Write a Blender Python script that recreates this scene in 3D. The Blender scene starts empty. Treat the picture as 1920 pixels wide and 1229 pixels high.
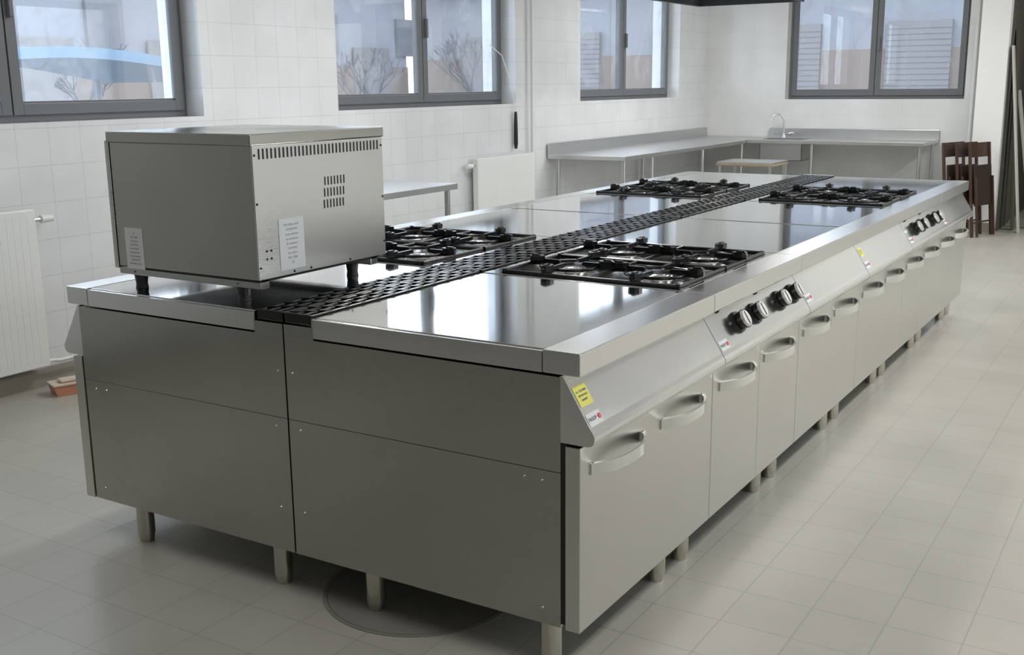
import bpy, bmesh, math, random
from mathutils import Vector, Matrix
random.seed(4)
COL = bpy.context.scene.collection
# ------------------------------------------------------------------ materials
def newmat(name):
    m = bpy.data.materials.new(name); m.use_nodes = True
    nt = m.node_tree; b = nt.nodes["Principled BSDF"]
    return m, nt, b
def plain(name, col, rough=.5, metal=0., spec=.5, emit=None, es=0.):
    m, nt, b = newmat(name)
    b.inputs["Base Color"].default_value = (*col, 1)
    b.inputs["Roughness"].default_value = rough
    b.inputs["Metallic"].default_value = metal
    b.inputs["Specular IOR Level"].default_value = spec
    n = nt.nodes.new("ShaderNodeTexNoise"); n.inputs["Scale"].default_value = 9
    g = nt.nodes.new("ShaderNodeNewGeometry"); nt.links.new(g.outputs["Position"], n.inputs["Vector"])
    r = nt.nodes.new("ShaderNodeMapRange"); r.inputs[3].default_value = max(0, rough-.05); r.inputs[4].default_value = min(1, rough+.05)
    nt.links.new(n.outputs["Fac"], r.inputs[0]); nt.links.new(r.outputs[0], b.inputs["Roughness"])
    if emit:
        b.inputs["Emission Color"].default_value = (*emit, 1); b.inputs["Emission Strength"].default_value = es
    return m
def steel(name, col, rough, stretch=(1, 1, 40), var=.12, smudge=.0, aniso=0., spots=0.):
    m, nt, b = newmat(name)
    b.inputs["Metallic"].default_value = 1
    if aniso:
        b.inputs["Anisotropic"].default_value = aniso
        tg = nt.nodes.new("ShaderNodeTangent"); tg.direction_type = 'RADIAL'; tg.axis = 'Z'; nt.links.new(tg.outputs[0], b.inputs["Tangent"])
    g = nt.nodes.new("ShaderNodeNewGeometry")
    mp = nt.nodes.new("ShaderNodeMapping"); mp.inputs["Scale"].default_value = stretch
    nt.links.new(g.outputs["Position"], mp.inputs["Vector"])
    n = nt.nodes.new("ShaderNodeTexNoise"); n.inputs["Scale"].default_value = 6; n.inputs["Detail"].default_value = 3
    nt.links.new(mp.outputs[0], n.inputs["Vector"])
    n2 = nt.nodes.new("ShaderNodeTexNoise"); n2.inputs["Scale"].default_value = 2.6; n2.inputs["Detail"].default_value = 3
    nt.links.new(g.outputs["Position"], n2.inputs["Vector"])
    r = nt.nodes.new("ShaderNodeMapRange"); r.inputs[1].default_value=.3; r.inputs[2].default_value=.7
    r.inputs[3].default_value = max(.02, rough-var*.5); r.inputs[4].default_value = rough+var*.5
    k1 = nt.nodes.new("ShaderNodeMath"); k1.operation = 'MULTIPLY'; k1.inputs[1].default_value = .25
    k2 = nt.nodes.new("ShaderNodeMath"); k2.operation = 'MULTIPLY'; k2.inputs[1].default_value = .75
    ml = nt.nodes.new("ShaderNodeMath"); ml.operation = 'ADD'
    nt.links.new(n.outputs["Fac"], k1.inputs[0]); nt.links.new(n2.outputs["Fac"], k2.inputs[0])
    nt.links.new(k1.outputs[0], ml.inputs[0]); nt.links.new(k2.outputs[0], ml.inputs[1]); nt.links.new(ml.outputs[0], r.inputs[0])
    nt.links.new(r.outputs[0], b.inputs["Roughness"])
    c = nt.nodes.new("ShaderNodeMapRange"); c.data_type = 'FLOAT_VECTOR'
    c.inputs[7].default_value = (.3,)*3; c.inputs[8].default_value = (.7,)*3
    k = .97-smudge
    c.inputs[9].default_value = tuple(x*k for x in col); c.inputs[10].default_value = tuple(min(1, x*1.02) for x in col)
    cb = nt.nodes.new("ShaderNodeCombineXYZ")
    for i in range(3): nt.links.new(ml.outputs[0], cb.inputs[i])
    nt.links.new(cb.outputs[0], c.inputs[6])
    if spots:   # faint finger marks and scuffs, clustered
        s1 = nt.nodes.new("ShaderNodeTexNoise"); s1.inputs["Scale"].default_value = 30; s1.inputs["Detail"].default_value = 2
        s2 = nt.nodes.new("ShaderNodeTexNoise"); s2.inputs["Scale"].default_value = 3.3; s2.inputs["Detail"].default_value = 1
        for s in (s1, s2): nt.links.new(g.outputs["Position"], s.inputs["Vector"])
        a1 = nt.nodes.new("ShaderNodeMapRange"); a1.inputs[1].default_value = .50; a1.inputs[2].default_value = .70
        a2 = nt.nodes.new("ShaderNodeMapRange"); a2.inputs[1].default_value = .55; a2.inputs[2].default_value = .66; a2.inputs[4].default_value = spots
        nt.links.new(s1.outputs["Fac"], a1.inputs[0]); nt.links.new(s2.outputs["Fac"], a2.inputs[0])
        pm = nt.nodes.new("ShaderNodeMath"); pm.operation = 'MULTIPLY'; nt.links.new(a1.outputs[0], pm.inputs[0]); nt.links.new(a2.outputs[0], pm.inputs[1])
        mx = nt.nodes.new("ShaderNodeMix"); mx.data_type = 'RGBA'; mx.inputs[7].default_value = (.24, .23, .20, 1)
        nt.links.new(pm.outputs[0], mx.inputs[0]); nt.links.new(c.outputs[1], mx.inputs[6]); nt.links.new(mx.outputs[2], b.inputs["Base Color"])
    else: nt.links.new(c.outputs[1], b.inputs["Base Color"])
    return m
def tiles(name, c1, c2, mortar, size, axes, rough, msize=.004, bump=.15, rough2=None, off=(0, 0)):
    m, nt, b = newmat(name)
    g = nt.nodes.new("ShaderNodeNewGeometry"); sp = nt.nodes.new("ShaderNodeSeparateXYZ"); cb = nt.nodes.new("ShaderNodeCombineXYZ")
    nt.links.new(g.outputs["Position"], sp.inputs[0])
    nt.links.new(sp.outputs[axes[0]], cb.inputs[0]); nt.links.new(sp.outputs[axes[1]], cb.inputs[1])
    mp = nt.nodes.new("ShaderNodeMapping"); mp.inputs["Location"].default_value = (off[0], off[1], 0)
    nt.links.new(cb.outputs[0], mp.inputs[0])
    t = nt.nodes.new("ShaderNodeTexBrick"); t.offset = 0; t.squash = 1
    t.inputs["Scale"].default_value = 1; t.inputs["Brick Width"].default_value = size; t.inputs["Row Height"].default_value = size
    t.inputs["Mortar Size"].default_value = msize; t.inputs["Mortar Smooth"].default_value = .3
    t.inputs["Color1"].default_value = (*c1, 1); t.inputs["Color2"].default_value = (*c2, 1); t.inputs["Mortar"].default_value = (*mortar, 1)
    nt.links.new(mp.outputs[0], t.inputs["Vector"])
    n = nt.nodes.new("ShaderNodeTexNoise"); n.inputs["Scale"].default_value = 2.2; n.inputs["Detail"].default_value = 7
    nt.links.new(g.outputs["Position"], n.inputs["Vector"])
    mr = nt.nodes.new("ShaderNodeMapRange"); mr.inputs[1].default_value = .3; mr.inputs[2].default_value = .7; mr.inputs[3].default_value = .9; mr.inputs[4].default_value = 1.03
    nt.links.new(n.outputs["Fac"], mr.inputs[0])
    hs = nt.nodes.new("ShaderNodeHueSaturation"); nt.links.new(mr.outputs[0], hs.inputs["Value"]); nt.links.new(t.outputs["Color"], hs.inputs["Color"])
    nt.links.new(hs.outputs[0], b.inputs["Base Color"])
    b.inputs["Roughness"].default_value = rough
    bp = nt.nodes.new("ShaderNodeBump"); bp.inputs["Strength"].default_value = bump; bp.inputs["Distance"].default_value = .003; bp.invert = True
    nt.links.new(t.outputs["Fac"], bp.inputs["Height"]); nt.links.new(bp.outputs[0], b.inputs["Normal"])
    return m
def glassmat():
    m = bpy.data.materials.new("window_glass"); m.use_nodes = True; nt = m.node_tree; nt.nodes.clear()
    o = nt.nodes.new("ShaderNodeOutputMaterial"); tr = nt.nodes.new("ShaderNodeBsdfTransparent"); gl = nt.nodes.new("ShaderNodeBsdfGlossy")
    tr.inputs[0].default_value = (.92, .94, .97, 1); gl.inputs["Roughness"].default_value = .01
    fr = nt.nodes.new("ShaderNodeFresnel"); fr.inputs[0].default_value = 1.6
    ad = nt.nodes.new("ShaderNodeMath"); ad.operation = 'ADD'; ad.inputs[1].default_value = .07
    # grime, plus pale haze mixed in to wash out the view outside
    n = nt.nodes.new("ShaderNodeTexNoise"); n.inputs["Scale"].default_value = 2.4; n.inputs["Detail"].default_value = 8; n.inputs["Distortion"].default_value = 1.8
    g = nt.nodes.new("ShaderNodeNewGeometry"); nt.links.new(g.outputs["Position"], n.inputs["Vector"])
    mr = nt.nodes.new("ShaderNodeMapRange"); mr.inputs[1].default_value = .47; mr.inputs[2].default_value = .70; mr.inputs[3].default_value = .08; mr.inputs[4].default_value = .42
    nt.links.new(n.outputs["Fac"], mr.inputs[0])
    df = nt.nodes.new("ShaderNodeBsdfDiffuse"); df.inputs[0].default_value = (.70, .72, .77, 1)
    tl = nt.nodes.new("ShaderNodeBsdfTranslucent"); tl.inputs[0].default_value = (.53, .55, .61, 1)
    dd = nt.nodes.new("ShaderNodeMixShader"); dd.inputs[0].default_value = .35
    nt.links.new(df.outputs[0], dd.inputs[1]); nt.links.new(tl.outputs[0], dd.inputs[2])
    m1 = nt.nodes.new("ShaderNodeMixShader"); m2 = nt.nodes.new("ShaderNodeMixShader")
    nt.links.new(mr.outputs[0], m1.inputs[0]); nt.links.new(tr.outputs[0], m1.inputs[1]); nt.links.new(dd.outputs[0], m1.inputs[2])
    nt.links.new(fr.outputs[0], ad.inputs[0]); nt.links.new(ad.outputs[0], m2.inputs[0]); nt.links.new(m1.outputs[0], m2.inputs[1]); nt.links.new(gl.outputs[0], m2.inputs[2])
    nt.links.new(m2.outputs[0], o.inputs[0]); return m

M = {}
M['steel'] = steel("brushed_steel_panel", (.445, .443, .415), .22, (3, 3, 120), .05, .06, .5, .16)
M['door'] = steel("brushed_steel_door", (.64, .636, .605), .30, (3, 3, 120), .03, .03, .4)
M['top'] = steel("polished_steel_top", (.77, .775, .775), .065, (10, .4, 1), .03)
M['rail'] = steel("satin_steel_rail", (.70, .70, .69), .20, (10, .4, 1), .03)
M['fascia'] = steel("satin_steel_fascia", (.73, .73, .72), .19, (1, .3, 10), .04)
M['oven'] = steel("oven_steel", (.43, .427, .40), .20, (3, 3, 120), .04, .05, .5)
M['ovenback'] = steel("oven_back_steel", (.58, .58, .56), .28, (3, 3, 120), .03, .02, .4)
M['table'] = steel("table_steel", (.62, .62, .62), .33, (1, 1, 1), .06)
M['chrome'] = steel("chrome", (.78, .78, .77), .16, (1, 1, 1), .04)
M['alu'] = steel("spun_aluminium", (.78, .78, .77), .33, (1, 1, 1), .04)
M['leg'] = steel("leg_steel", (.55, .53, .47), .25, (1, 1, 1), .06)
M['dark'] = plain("dark_gap", (.012, .012, .012), .6)
M['iron'] = plain("black_enamelled_cast_iron", (.008, .008, .009), .24, 0, .5)
M['pan'] = steel("burner_well_steel", (.17, .17, .17), .15, (1, 1, 1), .08)
M['knob'] = plain("black_knob_plastic", (.012, .012, .013), .3)
M['burner'] = steel("burner_cap_alloy", (.62, .62, .61), .28, (1, 1, 1), .06)
M['rubber'] = plain("black_rubber_foot", (.015, .015, .016), .45)
M['white'] = plain("white_paint", (.78, .78, .76), .35)
M['radiator'] = plain("radiator_enamel", (.80, .81, .80), .3)
M['paper'] = plain("white_label_paper", (.68, .70, .72), .5)
M['ink'] = plain("label_ink", (.08, .08, .10), .6)
M['yellow'] = plain("yellow_label", (.72, .70, .12), .5)
M['red'] = plain("red_logo", (.75, .03, .05), .5)
M['frame'] = plain("window_frame_grey", (.15, .158, .168), .42)
M['glass'] = glassmat()
M['wallx'] = tiles("white_wall_tiles_side", (.78, .795, .81), (.765, .78, .795), (.635, .648, .662), .2, (1, 2), .16, .0022, .25)
M['wally'] = tiles("white_wall_tiles_end", (.79, .795, .79), (.78, .785, .78), (.72, .73, .73), .2, (0, 2), .16, .002, .1)
M['plaster'] = plain("white_plaster", (.80, .80, .79), .6)
M['backpl'] = plain("darkened_plaster", (.38, .38, .365), .6)  # unseen back wall, colour darkened so the steel end panels reflect less light
M['floor'] = tiles("beige_floor_tiles", (.46, .447, .402), (.438, .426, .382), (.362, .35, .31), .22, (0, 1), .33, .003, .13, off=(.1, .12))
M['base'] = plain("tan_baseboard_tile", (.30, .28, .24), .4)
M['wood'] = plain("reddish_brown_wood", (.055, .028, .017), .4)
M['woodseat'] = plain("dark_brown_ply", (.03, .016, .011), .4)
M['birch'] = plain("pale_wood", (.36, .28, .18), .5)
M['board'] = plain("dark_board", (.10, .085, .06), .7)
M['boardl'] = plain("pale_board", (.50, .49, .46), .6)
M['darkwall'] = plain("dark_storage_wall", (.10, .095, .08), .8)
M['orange'] = plain("orange_carton", (.55, .25, .15), .5)
M['cream'] = plain("cream_carton", (.65, .55, .44), .5)
M['hood'] = plain("hood_dark_metal", (.10, .11, .12), .4, .6)
M['manhole'] = plain("drain_cover", (.24, .23, .205), .5)
M['manrim'] = plain("drain_rim", (.15, .145, .125), .5)
M['lamp'] = plain("lamp_diffuser", (.9, .9, .9), .5, emit=(1, .98, .94), es=8)
# ------------------------------------------------------------------ mesh builder
AX = {'x': 0, 'y': 1, 'z': 2}
class MB:
    def __init__(s): s.bm = bmesh.new(); s.mats = []
    def mi(s, m):
        m = M[m] if isinstance(m, str) else m
        if m not in s.mats: s.mats.append(m)
        return s.mats.index(m)
    def merge(s, b2, m, xf=None, smooth=True):
        i = s.mi(m); mp = {}
        for v in b2.verts: mp[v] = s.bm.verts.new(xf @ v.co if xf else v.co)
        for f in b2.faces:
            try:
                nf = s.bm.faces.new([mp[v] for v in f.verts]); nf.material_index = i; nf.smooth = smooth
            except ValueError: pass
        b2.free(); return s
    def box(s, a, b, m, bev=0, xf=None, seg=2):
        t = bmesh.new(); bmesh.ops.create_cube(t, size=1)
        for v in t.verts:
            v.co = Vector([(a[k]+b[k])/2+v.co[k]*(b[k]-a[k]) for k in range(3)])
        if bev: bmesh.ops.bevel(t, geom=list(t.edges), offset=bev, segments=seg, affect='EDGES', profile=.5)
        return s.merge(t, m, xf, False)
    def cyl(s, p0, p1, r0, r1=None, m='dark', seg=20, xf=None):
        r1 = r0 if r1 is None else r1
        p0 = Vector(p0); p1 = Vector(p1); d = p1-p0
        t = bmesh.new(); bmesh.ops.create_cone(t, cap_ends=True, segments=seg, radius1=r0, radius2=r1, depth=d.length)
        q = d.to_track_quat('Z', 'Y').to_matrix().to_4x4(); q.translation = (p0+p1)/2
        if xf: q = xf @ q
        return s.merge(t, m, q)
    def prism(s, poly, ax, lo, hi, m, xf=None, smooth=False):
        t = bmesh.new(); k = AX[ax]
        def mk(p, w):
            c = list(p); c.insert(k, w); return Vector(c)
        A = [t.verts.new(mk(p, lo)) for p in poly]; B = [t.verts.new(mk(p, hi)) for p in poly]
        t.faces.new(A); t.faces.new(B[::-1]); n = len(poly)
        for i in range(n): t.faces.new([A[i], A[(i+1) % n], B[(i+1) % n], B[i]])
        bmesh.ops.recalc_face_normals(t, faces=t.faces)
        return s.merge(t, m, xf, smooth)
    def tube(s, pts, r, m, seg=10, closed=False, xf=None):
        pts = [Vector(p) for p in pts]; n = len(pts); t = bmesh.new(); rings = []; up = None
        for i in range(n):
            if closed: d = pts[(i+1) % n]-pts[i-1]
            else: d = pts[min(i+1, n-1)]-pts[max(i-1, 0)]
            d.normalize()
            if up is None: up = d.orthogonal().normalized()
            up = (up-d*up.dot(d)).normalized(); w = d.cross(up)
            rr = r[i] if isinstance(r, (list, tuple)) else r
            rings.append([t.verts.new(pts[i]+(up*math.cos(a)+w*math.sin(a))*rr) for a in [2*math.pi*j/seg for j in range(seg)]])
        rng = n if closed else n-1
        for i in range(rng):
            A = rings[i]; B = rings[(i+1) % n]
            for j in range(seg): t.faces.new([A[j], A[(j+1) % seg], B[(j+1) % seg], B[j]])
        if not closed: t.faces.new(rings[0][::-1]); t.faces.new(rings[-1])
        bmesh.ops.recalc_face_normals(t, faces=t.faces)
        return s.merge(t, m, xf)
    def quad(s, ps, m, xf=None):
        t = bmesh.new(); t.faces.new([t.verts.new(Vector(p)) for p in ps]); return s.merge(t, m, xf, False)
    def ring(s, c, R, r, m, seg=28, ts=8, flat=1, xf=None):
        return s.tube([(c[0]+R*math.cos(a), c[1]+R*math.sin(a), c[2]) for a in [2*math.pi*i/seg for i in range(seg)]], r, m, ts, True, xf)
    def done(s, name, parent=None, label=None):
        s.bm.normal_update()
        lim = math.radians(48)
        for e in s.bm.edges:
            if len(e.link_faces) == 2:
                a, b = e.link_faces
                e.smooth = a.smooth and b.smooth and e.calc_face_angle(0) < lim
            else: e.smooth = False
        me = bpy.data.meshes.new(name); s.bm.to_mesh(me); s.bm.free()
        for m in s.mats: me.materials.append(m)
        o = bpy.data.objects.new(name, me); COL.objects.link(o)
        if parent: o.parent = parent
        if label: o["label"] = label
        return o
def thing(name, loc, label, cat, group=None, rz=0):
    o = bpy.data.objects.new(name, None); o.empty_display_size = .1; o.location = loc; o.rotation_euler = (0, 0, rz); COL.objects.link(o)
    o["label"] = label; o["category"] = cat
    if group: o["group"] = group
    return o
def tag(o, label, cat, group=None, loc=None):
    o["label"] = label; o["category"] = cat
    if group: o["group"] = group
    if loc: o.location = loc
    return o
def struct(o): o["kind"] = "structure"; return o
def clone(root, loc, rz=None):
    def rec(o, par):
        c = o.copy(); COL.objects.link(c)
        if par: c.parent = par
        for ch in list(o.children): rec(ch, c)
        return c
    kids = rec(root, None); kids.location = loc
    if rz is not None: kids.rotation_euler = (0, 0, rz)
    return kids
def textmesh(parent, txt, size, mat, xf, name="printed_text", align='CENTER', spacing=1.0, bold=0.0):
    c = bpy.data.curves.new(name, "FONT"); c.body = txt; c.size = size; c.align_x = align; c.align_y = 'CENTER'; c.space_line = spacing; c.offset = bold
    o = bpy.data.objects.new("tmp", c); COL.objects.link(o)
    bpy.context.view_layer.update()
    me = bpy.data.meshes.new_from_object(o.evaluated_get(bpy.context.evaluated_depsgraph_get()))
    bpy.data.objects.remove(o)
    me.transform(xf); me.materials.clear(); me.materials.append(M[mat])
    ob = bpy.data.objects.new(name, me); COL.objects.link(ob); ob.parent = parent
    return ob
def frame_xf(origin, xdir, ydir):
    x = Vector(xdir).normalized(); y = Vector(ydir).normalized(); z = x.cross(y)
    m = Matrix((x, y, z)).transposed().to_4x4(); m.translation = Vector(origin); return m

# ------------------------------------------------------------------ dimensions
L = .9325; T = 1.023; B = .966; D = 1.024; H = .93; ZB = .152; ZT = .68; G = .120
# ------------------------------------------------------------------ units
FA = (.974, .862); FB = (1.052, .735)
fd = Vector((FB[0]-FA[0], 0, FB[1]-FA[1])).normalized()
fn = Vector((-fd.z, 0, fd.x)) if -fd.z > 0 else Vector((fd.z, 0, -fd.x))
def fpt(t, off=0):
    return Vector((FA[0]+(FB[0]-FA[0])*t, 0, FA[1]+(FB[1]-FA[1])*t)) + fn*off
GEN = [(.12, .065), (.12, L-.065), (.935, .70), (.935, .895)]
def build_unit(kind, name, label, cat, legs, loc, rz, yellow=False, brand=True, knobs=False, screws=None):
    u = thing(name, loc, label, cat, "cooking range units in the island", rz)
    g = .0008
    # body
    b = MB()
    b.box((.003, g, .60), (B, L-g, .862), 'steel', .001)
    b.box((.003, g, ZB), (B, L-g, .5988), 'steel', .001)
    b.box((.01, .006, .59), (B-.01, L-.006, .61), 'dark')
    if screws is not None:
        for (sx, sz) in ((.91, .57), (.855, .572), (.05, .57), (.05, .30), (.03, .75), (.91, .2)):
            b.cyl((sx, screws, sz), (sx, screws+(-.003 if screws < .1 else .003), sz), .004, .003, 'chrome', 8)
    b.box((B-.004, .004, ZB+.01), (B+.012, L-.004, ZT), 'dark')
    b.done("cabinet_body", u)
    # worktop
    w = MB()
    w.box((.912, g, .868), (T, L-g, H), 'rail', .003)
    if kind == 'plate':
        w.box((G, g, .868), (.910, .014, H-.004), 'rail', .001)
        w.box((G, L-.014, .868), (.910, L-g, H-.004), 'rail', .001)
        w.box((G-.004, .012, .88), (.9125, L-.012, H-.006), 'dark')
        w.box((G+.002, .0165, .89), (.9105, L-.0165, H-.001), 'top', .0015)
    else:
        w.box((G, g, .868), (.9115, .03, H), 'top', .0015)
        w.box((G, L-.03, .868), (.9115, L-g, H), 'top', .0015)
        w.box((G, .03, .868), (.175, L-.03, H), 'top', .001)
        w.box((.885, .03, .868), (.9115, L-.03, H), 'top', .001)
        w.box((.17, .025, .868), (.89, L-.025, .896), 'pan', .001)
    w.box((.003, g, .862), (G, L-g, .900), 'steel', .001)
    w.box((G-.004, g, .90), (G+.002, L-g, H-.001), 'top')
    w.done("worktop", u)
    # exhaust grille : black cast slotted strip, lengthwise ribs with short staggered bridges
    e = MB(); z0, z1 = .905, .937; xs = (.009, .040, .073, .105)
    for x in xs: e.box((x-.0055, .012, z0), (x+.0055, L-.012, z1-.0015), 'iron', .003)
    for li in range(3):
        xa, xb = xs[li]-.003, xs[li+1]+.003; y = .026+.026*li
        while y < L-.05:
            e.prism([(xa, y), (xb, y+.014), (xb, y+.032), (xa, y+.018)], 'z', z0+.006, z1, 'iron'); y += .078
    e.box((.004, .006, z0), (.110, .018, z1), 'iron', .0025); e.box((.004, L-.018, z0), (.110, L-.006, z1), 'iron', .0025)
    e.done("exhaust_grille", u, "black cast iron slotted grille")
    # fascia
    f = MB()
    prof = [(B-.003, .864), (.970, .866), FA, FB, (1.060, .724), (1.0655, .713), (1.066, .702), (1.062, .692), (1.054, .686), (1.044, .684), (B-.003, .684)]
    f.prism(prof, 'y', g+.0010, L-g-.0010, 'fascia')
    fo = f.done("control_panel", u)
    # doors: flat-topped units have one wide front with two handles
    hy = [L/4-.006, L*3/4-.02]
    spans = [(.002, L-.002, hy)] if kind == 'plate' else [(.002, L/2-.001, hy[:1]), (L/2+.001, L-.002, hy[1:])]
    for (y0, y1, hs) in spans:
        d = MB(); d.box((B+.013, y0, ZB-.004), (D, y1, .676), 'door', .0025)
        do = d.done("door", u)
        for yc in hs:
            hw = .165; h = MB(); pts_o = []; pts_i = []
            for i in range(25):
                s = -1+2*i/24; out = .050*(1-abs(s)**2.6)
                pts_o.append((D+out+.004, yc+s*hw)); pts_i.append((D+max(out-.003, 0)-.001, yc+s*(hw-.008)))
            h.prism(pts_o+pts_i[::-1], 'z', .586, .618, 'chrome', None, True)
            h.box((D-.001, yc-hw-.004, .586), (D+.005, yc-hw+.018, .618), 'chrome', .001); h.box((D-.001, yc+hw-.018, .586), (D+.005, yc+hw+.004, .618), 'chrome', .001)
            h.done("handle", do, "curved bow-shaped steel handle")
    # legs
    for lx, ly in legs:
        l = MB(); l.cyl((lx, ly, .03), (lx, ly, ZB+.005), .031, None, 'leg', 24); l.cyl((lx, ly, 0), (lx, ly, .032), .025, .029, 'leg', 24)
        l.done("leg", u)
    if kind == 'burner':
        for k in range(2):
            ya = .032+k*(L-.064)/2; yb = ya+(L-.064)/2; yc = (ya+yb)/2
            gmb = MB(); zt = .953
            x0, x1 = .178, .882
            for (a, c) in (((x0, ya+.004), (x1, ya+.015)), ((x0, yb-.015), (x1, yb-.004)), ((x0, ya+.004), (x0+.011, yb-.004)), ((x1-.011, ya+.004), (x1, yb-.004)), (((x0+x1)/2-.005, ya+.004), ((x0+x1)/2+.005, yb-.004))):
                gmb.box((a[0], a[1], zt-.028), (c[0], c[1], zt-.012), 'iron', .004)
            for cx in (x0+(x1-x0)*.25, x0+(x1-x0)*.75):
                hx = (x1-x0)/4; hyy = (yb-ya)/2-.006
                gmb.ring((cx, yc, zt-.016), .116, .0062, 'iron', 32)
                for ang, reach in ((0, hx), (90, hyy), (180, hx), (270, hyy)):
                    xf = Matrix.Translation((cx, yc, 0)) @ Matrix.Rotation(math.radians(ang), 4, 'Z')
                    # tapered finger with a raised hexagonal shoulder at the frame
                    gmb.prism([(.045, zt-.006), (.055, zt+.002), (reach-.055, zt+.002), (reach-.035, zt+.017), (reach-.008, zt+.017), (reach+.002, zt), (reach, zt-.024), (reach-.05, zt-.022), (.05, zt-.012)], 'y', -.006, .006, 'iron', xf)
                    gmb.prism([(reach-.062, 0), (reach-.045, -.018), (reach-.012, -.021), (reach, -.010), (reach, .010), (reach-.012, .021), (reach-.045, .018)], 'z', zt-.008, zt+.012, 'iron', xf)
            for sx in (x0+.01, x1-.01):
                for sy in (ya+.012, yb-.012): gmb.cyl((sx, sy, .896), (sx, sy, zt-.01), .008, None, 'iron', 8)
            gmb.done("pan_support_grate", u, "black cast iron grate")
            for cx in (x0+(x1-x0)*.25, x0+(x1-x0)*.75):
                bb = MB(); bb.cyl((cx, yc, .896), (cx, yc, .903), .100, .084, 'burner', 32)
                bb.cyl((cx, yc, .903), (cx, yc, .918), .050, .058, 'burner', 32)
                bb.cyl((cx, yc, .918), (cx, yc, .928), .064, .054, 'burner', 32); bb.cyl((cx, yc, .928), (cx, yc, .932), .03, .026, 'chrome', 24)
                for i in range(24):
                    a = i*math.pi/12; bb.cyl((cx+.045*math.cos(a), yc+.045*math.sin(a), .926), (cx+.045*math.cos(a), yc+.045*math.sin(a), .9292), .0028, None, 'dark', 6)
                bb.done("gas_burner", u)
    if knobs:
        for ky in (.225, .395, .665, .825):
            c = fpt(.56); c.y = ky
            kb = MB(); kb.cyl(c-fn*.002, c+fn*.012, .041, .038, 'knob', 28); kb.cyl(c+fn*.012, c+fn*.036, .030, .034, 'knob', 28)
            ko = kb.done("control_knob", u)
            kc = MB(); kc.cyl(c+fn*.036, c+fn*.044, .0315, .028, 'alu', 28); kc.box((-.003, -.024, 0), (.003, .024, .0015), 'knob', 0, Matrix.Translation(c+fn*.0435) @ fn.to_track_quat('Z', 'Y').to_matrix().to_4x4())
            kc.done("knob_cap", ko, "polished steel knob cap")
        for ky in (.12, .50):
            c = fpt(.12); c.y = ky
            pl = MB(); pl.cyl(c, c+fn*.008, .007, .005, 'dark', 12); pl.done("dark_disc", u)  # small dark discs on the sloped panel
    # stickers
    ydn = fd; xr = Vector((0, 1, 0))
    if brand:
        c = fpt(.87, .0008); c.y = .046
        xf = frame_xf(c, xr, -ydn)
        s = MB(); s.box((-.036, -.017, -.0006), (.036, .017, .0004), 'paper', 0, xf)
        s.ring((.026, .0, .0006), .006, .0018, 'red', 14, 6, xf=xf); s.cyl((.022, 0, .0004), (.022, 0, .0009), .005, None, 'red', 14, xf=xf)
        so = s.done("brand_sticker", u, "small white maker's sticker")
        textmesh(so, "FAGOR", .0135, 'ink', xf @ Matrix.Translation((-.010, 0, .0007)), bold=.0005)
    if yellow:
        c = fpt(.42, .0008); c.y = .046; ys_ = 1.0 if yellow is True else yellow
        xf = frame_xf(c, xr, -ydn) @ Matrix.Scale(ys_, 4)
        s = MB(); s.box((-.034, -.029, -.0006), (.034, .029, .0004), 'yellow', 0, xf)
        so = s.done("dealer_sticker", u, "yellow dealer's sticker")
        textmesh(so, "Ets. COLOMBIE\nDEPANNAGE\nM.80N07", .0082, 'ink', xf @ Matrix.Translation((0, 0, .0007)), spacing=1.5, bold=.0002)
    return u
lab_p = "stainless steel cooking range unit with flat top and two handles"
lab_b = "stainless steel gas range unit with four burners under black grates"
R1 = build_unit('plate', "range_unit", "stainless steel range unit with flat top, end panel and yellow sticker", "range", [(.27, .065), (.905, .055), (.27, .87), (.935, .70), (.935, .895)], (0, 0, 0), 0, yellow=True, screws=.0005)
R2 = build_unit('burner', "gas_range", lab_b, "gas stove", GEN, (0, L, 0), 0, knobs=True)
R3 = build_unit('plate', "range_unit", lab_p, "range", GEN, (0, 2*L, 0), 0)
R4 = build_unit('plate', "range_unit", "stainless steel flat-topped range unit with a yellow sticker", "range", GEN, (0, 3*L, 0), 0, yellow=.75)
clone(R2, (0, 4*L, 0)); clone(R3, (0, 5*L, 0))
L1 = build_unit('plate', "range_unit", "stainless steel flat-topped range unit carrying the countertop oven", "range", [(.12, L-.065), (.79, L-.065), (.12, .07), (.79, .07)], (0, L, 0), math.pi, brand=False, screws=L-.0005)
for k, s in ((1, R2), (2, R3), (3, R3), (4, R2), (5, R3)): clone(s, (0, (k+1)*L, 0), math.pi)

# ------------------------------------------------------------------ countertop oven
OX0, OX1, OY0, OY1, OZ0, OZ1 = -.80, -.145, .06, .70, 1.012, 1.465
bx, by = (OX0+OX1)/2, (OY0+OY1)/2
ov = thing("countertop_oven", (bx, by, H), "boxy stainless steel countertop oven seen from its vented back", "oven")
def o(x, y, z): return (x-bx, y-by, z-H)
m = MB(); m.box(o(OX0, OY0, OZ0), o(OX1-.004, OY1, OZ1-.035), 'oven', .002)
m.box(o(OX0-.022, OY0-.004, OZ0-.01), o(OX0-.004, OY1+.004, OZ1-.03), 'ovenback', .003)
m.box(o(OX0+.02, OY0+.02, OZ0-.012), o(OX1-.02, OY1-.02, OZ0+.002), 'dark')
m.done("oven_body", ov)
m = MB(); m.box(o(OX0-.01, OY0-.006, OZ1-.036), o(OX1+.002, OY1+.006, OZ1), 'oven', .004); m.done("top_cover", ov)
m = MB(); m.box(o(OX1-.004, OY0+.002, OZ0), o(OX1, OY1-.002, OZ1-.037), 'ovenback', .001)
n = 33
for i in range(n):
    y = OY0+.03+(OY1-OY0-.06)*i/(n-1)
    m.box(o(OX1-.001, y-.0035, OZ1-.078), o(OX1+.0008, y+.0035, OZ1-.046), 'dark', 0)
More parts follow.
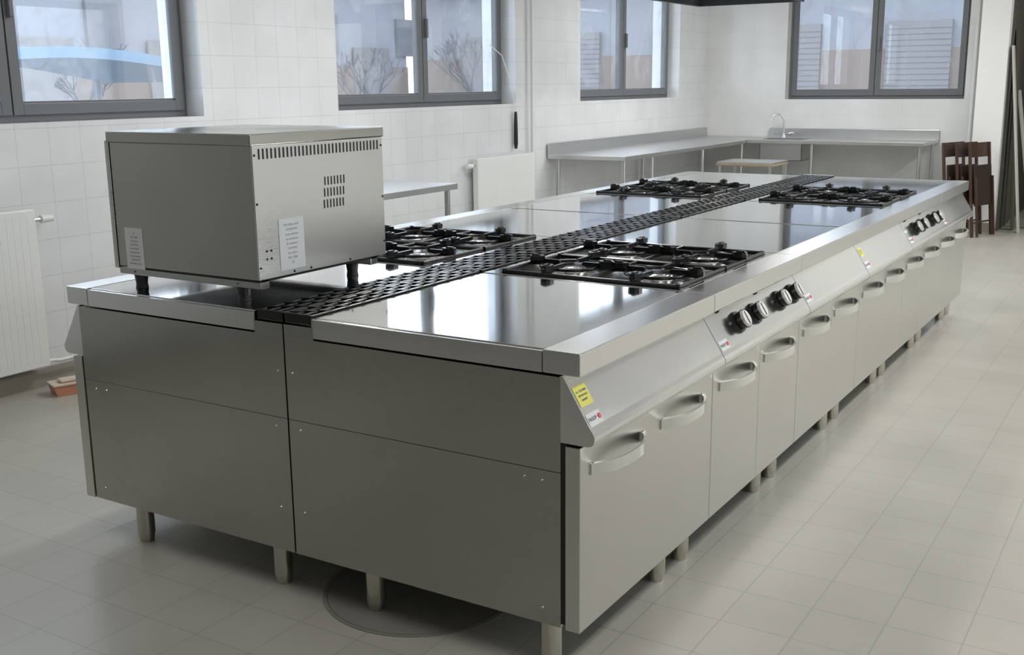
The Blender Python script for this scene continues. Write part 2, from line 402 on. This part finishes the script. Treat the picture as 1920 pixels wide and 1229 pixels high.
for r, zc in enumerate((1.298, 1.260, 1.222)):
    for i in range(7):
        y = OY0+.328+.0160*i-.004*r
        m.box(o(OX1-.001, y-.0028, zc-.014), o(OX1+.0008, y+.0028, zc+.014), 'dark', 0)
for (y, z) in ((.07, 1.40), (.07, 1.25), (.07, 1.05), (.69, 1.40), (.69, 1.22), (.69, 1.06), (.30, 1.02), (.50, 1.02), (.22, 1.02), (.10, 1.075), (.10, 1.10), (.12, 1.075), (.12, 1.10)):
    m.cyl(o(OX1, y, z), o(OX1+.003, y, z), .0045, .003, 'rubber', 8)
m.done("back_panel", ov, "steel back panel with black vent slots")
def label_block(parent, xf, w, h, rows, name="rating_label"):
    s = MB(); s.box((-w/2, -h/2, 0), (w/2, h/2, .0006), 'paper', 0, xf)
    lo = s.done(name, parent, "white printed rating label")
    textmesh(lo, "\n".join(rows), h/len(rows)*.52, 'ink', xf @ Matrix.Translation((0, 0, .0008)), spacing=1.6)
words = ["230V 50Hz 3.4kW", "ATTENTION", "ne pas obstruer", "les ouvertures", "de ventilation", "CAUTION", "hot surface", "IPX3  2008", "CE"]
label_block(ov, frame_xf(o(OX1+.0006, .215, 1.112), (0, 1, 0), (0, 0, 1)), .115, .165, words)
label_block(ov, frame_xf(o(-.715, OY0-.0006, 1.075), (1, 0, 0), (0, 0, 1)), .088, .14, words[::-1])
for yy in (OY0+.045, OY1-.045):
    m = MB(); m.box(o(OX0-.035, yy-.02, OZ0-.035), o(OX1-.02, yy+.02, OZ0-.004), 'oven', .003); m.done("support_rail", ov)
for fx in (OX0+.045, OX1-.12):
    for fy in (OY0+.05, OY1-.05):
        m = MB(); m.cyl(o(fx, fy, H+.018), o(fx, fy, OZ0-.02), .020, .026, 'rubber', 20); m.cyl(o(fx, fy, H), o(fx, fy, H+.02), .022, .019, 'rubber', 20)
        m.done("oven_foot", ov, "black adjustable foot")

# ------------------------------------------------------------------ room shell
XW = -2.99; YW = 10.84; SZ = 1.43; WT = 2.78; CZ = 3.2; XR = 4.6; YB = -4.6; TH = .35
PX0, PX1 = .28, .56
LO = [(.07, 2.52), (3.80, 6.25), (7.49, 9.97)]
m = MB(); m.box((XW-TH, YB, 0), (XW, YW+TH, SZ), 'wallx'); m.box((XW-TH, YB, WT), (XW, YW+TH, CZ), 'wallx')
ys = [YB]+[v for p in LO for v in p]+[YW+TH]
for i in range(0, len(ys), 2): m.box((XW-TH, ys[i], SZ), (XW, ys[i+1], WT), 'wallx')
struct(m.done("wall_left"))
FO = (-1.98, .06); FZ = 1.39
m = MB(); m.box((XW, YW, 0), (PX1, YW+TH, FZ), 'wally'); m.box((XW, YW, WT), (2.2, YW+TH, CZ), 'wally')
m.box((XW, YW, FZ), (FO[0], YW+TH, WT), 'wally'); m.box((FO[1], YW, FZ), (PX1, YW+TH, WT), 'wally'); m.box((2.2, YW, 0), (XR, YW+TH, CZ), 'wally')
m.box((PX0, 10.2, 0), (PX1, YW, CZ), 'plaster')
struct(m.done("wall_far"))
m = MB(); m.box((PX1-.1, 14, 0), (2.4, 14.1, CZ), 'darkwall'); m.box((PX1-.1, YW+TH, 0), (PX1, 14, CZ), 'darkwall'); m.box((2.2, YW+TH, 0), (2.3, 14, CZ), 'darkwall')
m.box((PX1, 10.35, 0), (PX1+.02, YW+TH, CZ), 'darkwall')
struct(m.done("wall_storage"))
RO = [(.6, 3.6), (5.2, 8.4)]  # openings out of view, added to let light in from the right
m = MB(); m.box((XR, YB, 0), (XR+.3, YW, 1.2), 'plaster'); m.box((XR, YB, WT), (XR+.3, YW, CZ), 'plaster')
ys = [YB]+[v for p in RO for v in p]+[YW]
for i in range(0, len(ys), 2): m.box((XR, ys[i], 1.2), (XR+.3, ys[i+1], WT), 'plaster')
struct(m.done("wall_right"))
m = MB(); m.box((XW, YB-.2, 0), (XR, YB, CZ), 'backpl'); struct(m.done("wall_back"))
m = MB(); m.box((XW-TH, YB-.2, -.1), (XR+.3, 14.1, 0), 'floor'); struct(m.done("floor"))
m = MB(); m.box((XW-TH, YB-.2, CZ), (XR+.3, 14.1, CZ+.15), 'plaster'); struct(m.done("ceiling"))
m = MB(); m.box((XW, YB, 0), (XW+.012, YW, .10), 'base', .002); struct(m.done("baseboard_left"))
m = MB(); m.box((XW, YW-.012, 0), (PX0, YW, .10), 'base', .002); m.box((PX0-.012, 10.188, 0), (PX1+.012, 10.2, .10), 'base', .002); struct(m.done("baseboard_far"))
# windows
def window(idx, axis, lo, hi, z0, z1, plane, sgn=1):
    m = MB()
    def bar(a0, a1, b0, b1, d0, d1, mat='frame', bev=.003):
        if axis == 'y':
            xs = sorted((plane-sgn*d1, plane-sgn*d0)); m.box((xs[0], a0, b0), (xs[1], a1, b1), mat, bev)
        else: m.box((a0, plane+d0, b0), (a1, plane+d1, b1), mat, bev)
    fw = .05; mid = (lo+hi)/2
    bar(lo, hi, z0, z0+fw, 0, .07); bar(lo, hi, z1-fw, z1, 0, .07)
    for a, b in ((lo, lo+fw), (hi-fw, hi), (mid-.02, mid+.02)): bar(a, b, z0+fw, z1-fw, .0, .07)
    for a, b in ((lo+fw-.012, mid-.004), (mid+.004, hi-fw+.012)):
        s = .062; zz0 = z0+fw-.012; zz1 = z1-fw+.012
        bar(a, a+s, zz0, zz1, -.02, -.001); bar(b-s, b, zz0, zz1, -.02, -.001)
        bar(a+s, b-s, zz0, zz0+s, -.0195, -.001); bar(a+s, b-s, zz1-s, zz1, -.0195, -.001)
        bar(a+s-.006, b-s+.006, zz0+s-.006, zz0+s+.012, .0, .02)
        if axis == 'y':
            x = plane-sgn*.012; m.quad([(x, a+s, zz0+s), (x, b-s, zz0+s), (x, b-s, zz1-s), (x, a+s, zz1-s)], 'glass')
        else: m.quad([(a+s, plane+.012, zz0+s), (b-s, plane+.012, zz0+s), (b-s, plane+.012, zz1-s), (a+s, plane+.012, zz1-s)], 'glass')
    bar(mid+.02, mid+.045, z0+.55, z0+.70, -.05, -.02)
    struct(m.done("window_%d" % idx))
for i, (a, b) in enumerate(LO): window(i+1, 'y', a, b, SZ, WT, XW-.15)
window(4, 'x', FO[0], FO[1], FZ, WT, YW+.14)
for i, (a, b) in enumerate(RO): window(i+5, 'y', a, b, 1.2, WT, XR+.15, -1)  # unseen right-wall windows, added only for side daylight
# pipes
m = MB(); m.tube([(XW+.045, 6.47, 0), (XW+.045, 6.47, CZ)], .016, 'white', 12); tag(m.done("heating_pipe"), "white painted vertical heating pipe on the tiled wall", "pipe")
m = MB(); m.tube([(.15, YW-.045, 0), (.15, YW-.045, CZ)], .018, 'white', 12); m.tube([(.215, YW-.04, 0), (.215, YW-.04, CZ)], .011, 'white', 12); tag(m.done("water_pipe"), "pair of white painted vertical pipes beside the pillar", "pipe")
# radiators
def radiator(y0, y1, z0, z1, valve_y, lab):
    r = thing("radiator", (XW+.015, (y0+y1)/2, 0), lab, "radiator", "wall radiators"); yo = (y0+y1)/2
    m = MB(); m.box((.03, y0-yo, z0), (.085, y1-yo, z1), 'radiator', .006)
    n = int((y1-y0)/.04)
    for i in range(n):
        y = y0-yo+.02+(y1-y0-.04)*(i+.5)/n
        m.box((.083, y-.016, z0+.03), (.0858, y+.016, z1-.03), 'radiator', .0007)
    m.box((.002, y0-yo+.1, z1-.15), (.035, y0-yo+.14, z1-.1), 'radiator'); m.box((.002, y1-yo-.14, z1-.15), (.035, y1-yo-.1, z1-.1), 'radiator')
    m.done("radiator_panel", r)
    vy = valve_y-yo; s = 1 if valve_y > yo else -1
    m = MB(); m.tube([(.055, vy-s*.06, z1-.06), (.055, vy-s*.01, z1-.06)], .012, 'chrome', 10); m.cyl((.055, vy-s*.01, z1-.06), (.055, vy+s*.06, z1-.06), .022, .019, 'white', 16)
    m.done("radiator_valve", r, "white thermostatic valve")
    m = MB(); m.tube([(.055, vy-s*.12, .15), (.055, vy-s*.02, .15), (.055, vy+s*.02, .14), (.055, vy+s*.3, .14), (.055, vy+s*.32, .10), (.055, vy+s*.32, .0)], .010, 'white', 8)
    m.done("radiator_pipe", r)
radiator(-.6, 1.20, .13, .985, 1.26, "white panel radiator with valve under the window")
radiator(5.46, 6.42, .13, .985, 5.40, "white panel radiator with valve beside the steel table")
# cord with black grip from window 2
m = MB(); m.tube([(XW-.10, 5.98, 1.95), (XW-.02, 6.06, 1.85), (XW+.02, 6.12, 1.65), (XW+.03, 6.19, 1.4), (XW+.03, 6.20, 1.33)], .004, 'white', 6)
c_ = m.done("hanging_cord"); tag(c_, "pale cord with a black grip hanging beside the window", "cord")
m = MB(); m.tube([(XW+.03, 6.20, 1.36), (XW+.03, 6.20, 1.25), (XW+.03, 6.20, 1.08), (XW+.03, 6.20, 1.03)], [.013, .018, .02, .012], 'rubber', 8); m.done("cord_grip", c_, "black grip")

# ------------------------------------------------------------------ tables
def steel_table(name, x0, x1, y0, y1, z, legs, splash, lab, cat="table", stone=None):
    ox, oy = (x0+x1)/2, (y0+y1)/2
    t = thing(name, (ox, oy, 0), lab, cat)
    m = MB()
    if stone:
        a0, a1, b0, b1 = stone
        m.box((x0-ox, y0-oy, z-.035), (x1-ox, b0-oy, z), 'table', .001); m.box((x0-ox, b1-oy, z-.035), (x1-ox, y1-oy, z), 'table', .001)
        m.box((x0-ox, b0-oy, z-.035), (a0-ox, b1-oy, z), 'table'); m.box((a1-ox, b0-oy, z-.035), (x1-ox, b1-oy, z), 'table')
    else: m.box((x0-ox, y0-oy, z-.04), (x1-ox, y1-oy, z), 'table', .003)
    m.done("table_top", t)
    if splash:
        m = MB()
        if 'x' in splash: m.box((x0-ox, y0-oy, z-.002), (x0-ox+.015, y1-oy, z+.105), 'table', .002)
        if 'y' in splash: m.box((x0-ox, y1-oy-.015, z-.002), (x1-ox, y1-oy, z+.105), 'table', .002)
        m.done("backsplash", t)
    for (lx, ly) in legs:
        m = MB(); m.cyl((lx-ox, ly-oy, .02), (lx-ox, ly-oy, z-.04), .02, None, 'table', 16); m.cyl((lx-ox, ly-oy, 0), (lx-ox, ly-oy, .025), .014, .022, 'rubber', 12); m.done("leg", t)
    return t, ox, oy
steel_table("work_table", -2.93, -2.0, 2.4, 3.86, .94, [(-2.05, 2.46), (-2.05, 3.80), (-2.87, 2.46), (-2.87, 3.80)], '', "small stainless steel work table on round legs")
steel_table("wall_table", XW+.016, -2.15, 6.80, YW-.016, .94, [(-2.2, 6.87), (-2.9, 6.87), (-2.2, 7.5), (-2.2, 8.8), (-2.2, 10.0), (-2.9, 8.8)], 'x', "long stainless steel wall table with raised backsplash")
sx0, sx1, sy0, sy1 = -2.05, -1.55, 10.2, 10.62
st, ox, oy = steel_table("sink_table", -2.147, -.17, 10.03, YW-.016, .94, [(-.22, 10.08), (-.22, 10.76), (-1.4, 10.08)], 'y', "stainless steel sink table with backsplash against the far wall", "sink", stone=(sx0, sx1, sy0, sy1))
m = MB()
for a, b in (((sx0, sy0, .70), (sx1, sy1, .705)), ((sx0, sy0, .70), (sx0+.005, sy1, .94)), ((sx1-.005, sy0, .70), (sx1, sy1, .94)), ((sx0, sy0, .70), (sx1, sy0+.005, .94)), ((sx0, sy1-.005, .70), (sx1, sy1, .94))):
    m.box((a[0]-ox, a[1]-oy, a[2]), (b[0]-ox, b[1]-oy, b[2]), 'table')
m.tube([(-1.8-ox, 10.4-oy, .70), (-1.8-ox, 10.4-oy, .45), (-1.7-ox, 10.5-oy, .4), (-1.6-ox, 10.75-oy, .42)], .022, 'white', 10)
m.done("sink_basin", st, "steel basin with drain pipe")
m = MB(); fx, fy = -1.93-ox, 10.70-oy
m.cyl((fx, fy, .94), (fx, fy, .99), .026, .02, 'chrome', 16); m.cyl((fx-.07, fy, .985), (fx+.07, fy, .985), .014, None, 'chrome', 12)
for s in (-1, 1): m.cyl((fx+s*.07, fy, .985), (fx+s*.12, fy-.01, 1.0), .02, .016, 'chrome', 12)
m.tube([(fx, fy, .98), (fx, fy, 1.14), (fx-.02, fy-.02, 1.20), (fx-.06, fy-.05, 1.22), (fx-.11, fy-.09, 1.20), (fx-.125, fy-.10, 1.14)], .012, 'chrome', 10)
m.done("faucet", st, "chrome gooseneck mixer tap")
t = thing("side_table", (-1.64, 8.8, 0), "small low table with a pale wood-edged top and steel legs", "table")
m = MB(); m.box((-.3, -.25, .77), (.3, .25, .79), 'table', .002); m.box((-.305, -.255, .75), (.305, .255, .77), 'birch', .002); m.done("table_top", t)
for lx in (-.27, .27):
    for ly in (-.22, .22):
        m = MB(); m.box((lx-.014, ly-.014, 0), (lx+.014, ly+.014, .75), 'table', .002); m.done("leg", t)

# ------------------------------------------------------------------ folded chairs
def chair(loc, rz, tilt):
    c = thing("folding_chair", loc, "folded dark brown wooden chair leaning by the pillar", "chair", "folded wooden chairs", rz)
    X = Matrix.Rotation(tilt, 4, 'X')
    m = MB()
    for s in (-1, 1): m.box((s*.19-.012, -.014, .0), (s*.19+.012, .014, .97), 'wood', .004, X)
    for z in (.15, .5): m.cyl((-.19, 0, z), (.19, 0, z), .009, None, 'wood', 10, X)
    m.done("chair_frame", c)
    m = MB()
    pts = [(x, .004+.03*(1-(x/.19)**2)) for x in [(-.20+.04*i) for i in range(11)]]
    m.prism([(p[0], p[1]) for p in pts]+[(p[0], p[1]+.010) for p in pts[::-1]], 'z', .82, .97, 'wood', X); m.done("backrest", c)
    m = MB(); m.box((-.17, -.034, .32), (.17, -.016, .74), 'woodseat', .006, X); m.done("seat", c, "dark brown plywood seat")
    for s in (-1, 1):
        m = MB(); m.box((s*.165-.011, -.055, .0), (s*.165+.011, -.034, .62), 'wood', .004, X); m.done("leg", c)
    return c
ch = chair((.25, 9.82, .0), math.radians(70), math.radians(-6))
for k in (1, 2): clone(ch, (.25+.125*k, 9.82+.02*k, 0), math.radians(70))
# leaning boards
def board(loc, w, th, h, tilt, rz, mat, lab):
    m = MB(); X = Matrix.Rotation(tilt, 4, 'Y'); m.box((-th/2, -w/2, 0), (th/2, w/2, h), mat, .003, X); b = m.done("leaning_board"); tag(b, lab, "board", "boards leaning in the doorway", loc); b.rotation_euler = (0, 0, rz)
board((.71, 10.50, .002), .13, .025, 2.1, math.radians(-3), 0, 'board', "dark brown wooden board leaning against the pillar")
board((.80, 10.28, .002), .10, .02, 1.95, math.radians(-6), 0, 'boardl', "pale narrow board leaning against the pillar")
board((.87, 10.70, .002), .12, .025, 1.5, math.radians(-9), 0, 'boardl', "pale board leaning at a steep slant")
# carton at the wall
m = MB(); m.prism([(-.085, 0), (.085, 0), (.10, .055), (-.10, .055)], 'y', -.06, .06, 'orange'); m.box((-.105, -.065, .055), (.105, .065, .066), 'cream', .003); m.box((-.06, -.04, .066), (.05, .03, .085), 'cream', .01)
c_ = m.done("food_carton"); tag(c_, "small orange and cream food carton on the floor", "carton", None, (-2.74, 1.20, 0)); c_.rotation_euler = (0, 0, math.radians(70))
# drain disc
m = MB(); m.cyl((0, 0, 0), (0, 0, .003), .32, None, 'manhole', 64); m.ring((0, 0, .002), .308, .003, 'manrim', 64); c_ = m.done("floor_drain_cover"); tag(c_, "large dark round cover set in the floor under the range", "cover", None, (.31, .25, .0005))
# extraction hood
h = thing("extraction_hood", (-.90, 5.9, 2.218), "dark metal extraction hood hanging from the ceiling", "hood")
m = MB(); q = .45
for a, b in (((-q, -.6, 0), (q, -.57, .1)), ((-q, .57, 0), (q, .6, .1)), ((-q, -.6, 0), (-q+.03, .6, .1)), ((q-.03, -.6, 0), (q, .6, .1))): m.box(a, b, 'hood', .003)
m.prism([(-q, .1), (q, .1), (.3, .4), (-.3, .4)], 'y', -.5, .5, 'hood'); m.done("hood_canopy", h)
m = MB(); m.box((-.2, -.2, .4), (.2, .2, .98), 'hood', .003); m.done("hood_duct", h)
# ceiling lamps
for i, (lx, ly, ln, en) in enumerate([(2.9, -.6, 1.5, 32), (-1.7, -.9, 1.5, 10), (-.9, 3.2, 1.5, 46), (2.6, 3.2, 1.5, 56), (2.6, 6.2, 1.5, 52), (3.2, 9.2, 1.5, 44), (-.9, 8.2, 1.5, 56)]):  # the far right lamp is added to brighten what the fascia reflects
    m = MB(); m.box((-.09, -ln/2, -.06), (.09, ln/2, 0), 'white', .005); m.box((-.075, -ln/2+.02, -.075), (.075, ln/2-.02, -.058), 'lamp', .01)
    tag(m.done("fluorescent_lamp"), "white fluorescent ceiling lamp", "lamp", "ceiling lamps", (lx, ly, CZ))
    ld = bpy.data.lights.new("lamp_light", 'AREA'); ld.shape = 'RECTANGLE'; ld.size = .25; ld.size_y = 1.5; ld.energy = en; ld.color = (1, .99, .965)
    lo_ = bpy.data.objects.new("lamp_light", ld); lo_.location = (lx, ly, CZ-.09); COL.objects.link(lo_)

# ------------------------------------------------------------------ outside
M['asph'] = plain("yard_ground", (.20, .21, .23), .9)
M['facw'] = plain("facade_render", (.30, .31, .345), .8)
M['facb'] = plain("facade_brick", (.25, .20, .175), .8)
M['shut'] = plain("facade_shutter", (.245, .235, .24), .7)
M['roof'] = plain("facade_roof", (.20, .205, .225), .7)
M['tree'] = plain("bark", (.12, .12, .13), .9)
M['blue'] = plain("pale_blue", (.22, .33, .44), .4)
M['wire'] = plain("wire_fence", (.30, .32, .36), .5)
m = MB(); m.box((-40, -20, -.35), (XW-TH-.01, 40, -.25), 'asph'); m.box((XW-TH-.01, 14.15, -.35), (20, 40, -.25), 'asph'); m.box((XR+.31, -20, -.35), (30, 14.15, -.25), 'asph'); struct(m.done("ground"))
m = MB(); m.box((-17.5, -6, -.25), (-17, 23.2, 4.2), 'facw'); m.box((-17.0, -6, .6), (-16.95, 23.2, 2.1), 'facb'); m.box((-17.6, -6, 4.2), (-16.6, 23.2, 4.4), 'roof')
for i in range(8):
    y = -3+i*3.4; m.box((-16.96, y, .2), (-16.9, y+1.5, 2.6), 'shut'); m.box((-16.99, y+1.9, 2.4), (-16.9, y+2.8, 3.4), 'roof')
tag(m.done("yard_building"), "low rendered building with brick band and shutters", "building", "buildings around the yard")
m = MB(); m.box((-17, 24, -.25), (12, 24.5, 4.2), 'facw'); m.box((-17, 23.95, .6), (12, 24.0, 2.3), 'facb'); m.box((-17, 23.4, 4.2), (12, 24.6, 4.4), 'roof')
for i in range(9):
    x = -15.5+i*2.9
    m.box((x, 23.85, .0), (x+1.4, 23.96, 2.9), 'shut')
    for k in range(22): m.box((x, 23.84, .1+k*.125), (x+1.4, 23.86, .115+k*.125), 'roof')
tag(m.done("yard_building"), "long rendered building with roller shutters and brick band", "building", "buildings around the yard")
def tree(loc, h, seed):
    rnd = random.Random(seed); m = MB()
    def br(p, d, ln, r, dep):
        q = p+d*ln; mid = (p+q)/2+Vector((rnd.uniform(-.05, .05), rnd.uniform(-.05, .05), 0))*ln
        m.tube([p, mid, q], [r, r*.85, r*.65], 'tree', 5)
        if dep == 0: return
        for _ in range(3 if dep > 1 else 4):
            nd = (d+Vector((rnd.uniform(-.7, .7), rnd.uniform(-.7, .7), rnd.uniform(-.2, .5)))).normalized(); br(q, nd, ln*rnd.uniform(.5, .75), r*.6, dep-1)
    br(Vector((0, 0, 0)), Vector((0, 0, 1)), h, .05, 5)
    tag(m.done("bare_tree"), "bare leafless tree in the yard", "tree", "yard trees", loc)
tree((-9.2, 11.9, -.25), .95, 1); tree((-9.8, 16.2, -.25), 1.15, 2); tree((-13.5, 9.6, -.25), 1.0, 3)
m = MB(); pr = [(-2.3+4.6*i/20, 2.05+.26*math.sin(math.pi*i/20)) for i in range(21)]
m.prism(pr+[(p[0], p[1]-.12) for p in pr[::-1]], 'x', -1.2, 1.2, 'blue')
for sx in (-1.1, 1.1):
    for sy in (-2.1, 2.1): m.cyl((sx, sy, 0), (sx, sy, 2.0), .04, None, 'wire', 8)
tag(m.done("yard_arch"), "long pale blue arched canopy in the yard", "form", None, (-9.5, 5.6, -.25))  # pale blue arched shape on posts, beyond the first window
m = MB()
for i in range(46): y = 2+i*.2; m.cyl((0, y, 0), (0, y, 1.75), .009, None, 'wire', 5)
for k in range(9): m.cyl((0, 2, .1+k*.2), (0, 11, .1+k*.2), .009, None, 'wire', 5)
tag(m.done("wire_fence"), "thin welded wire fence in the yard", "fence", None, (-7.2, 0, -.25))

# ------------------------------------------------------------------ world
w = bpy.data.worlds.new("overcast_sky"); bpy.context.scene.world = w; w.use_nodes = True
bg = w.node_tree.nodes["Background"]; bg.inputs[0].default_value = (.80, .90, 1, 1); bg.inputs[1].default_value = 3.9
# ------------------------------------------------------------------ camera
yaw, pitch, roll = .55507, .21957, -.01085
f = Vector((-math.sin(yaw)*math.cos(pitch), math.cos(yaw)*math.cos(pitch), -math.sin(pitch)))
r = f.cross(Vector((0, 0, 1))).normalized(); u = r.cross(f)
r2 = r*math.cos(roll)+u*math.sin(roll); u2 = -r*math.sin(roll)+u*math.cos(roll)
cd = bpy.data.cameras.new("camera"); cam = bpy.data.objects.new("camera", cd); COL.objects.link(cam)
mt = Matrix((r2, u2, -f)).transposed().to_4x4(); mt.translation = Vector((2.30105, -2.38743, 1.60583)); cam.matrix_world = mt
cd.sensor_width = 36; cd.lens = 2047.3/1920*36; cd.clip_start = .05; cd.clip_end = 200
bpy.context.scene.camera = cam
bpy.context.scene.view_settings.view_transform = 'Standard'
bpy.context.scene.view_settings.look = 'None'
bpy.context.scene.view_settings.exposure = 0
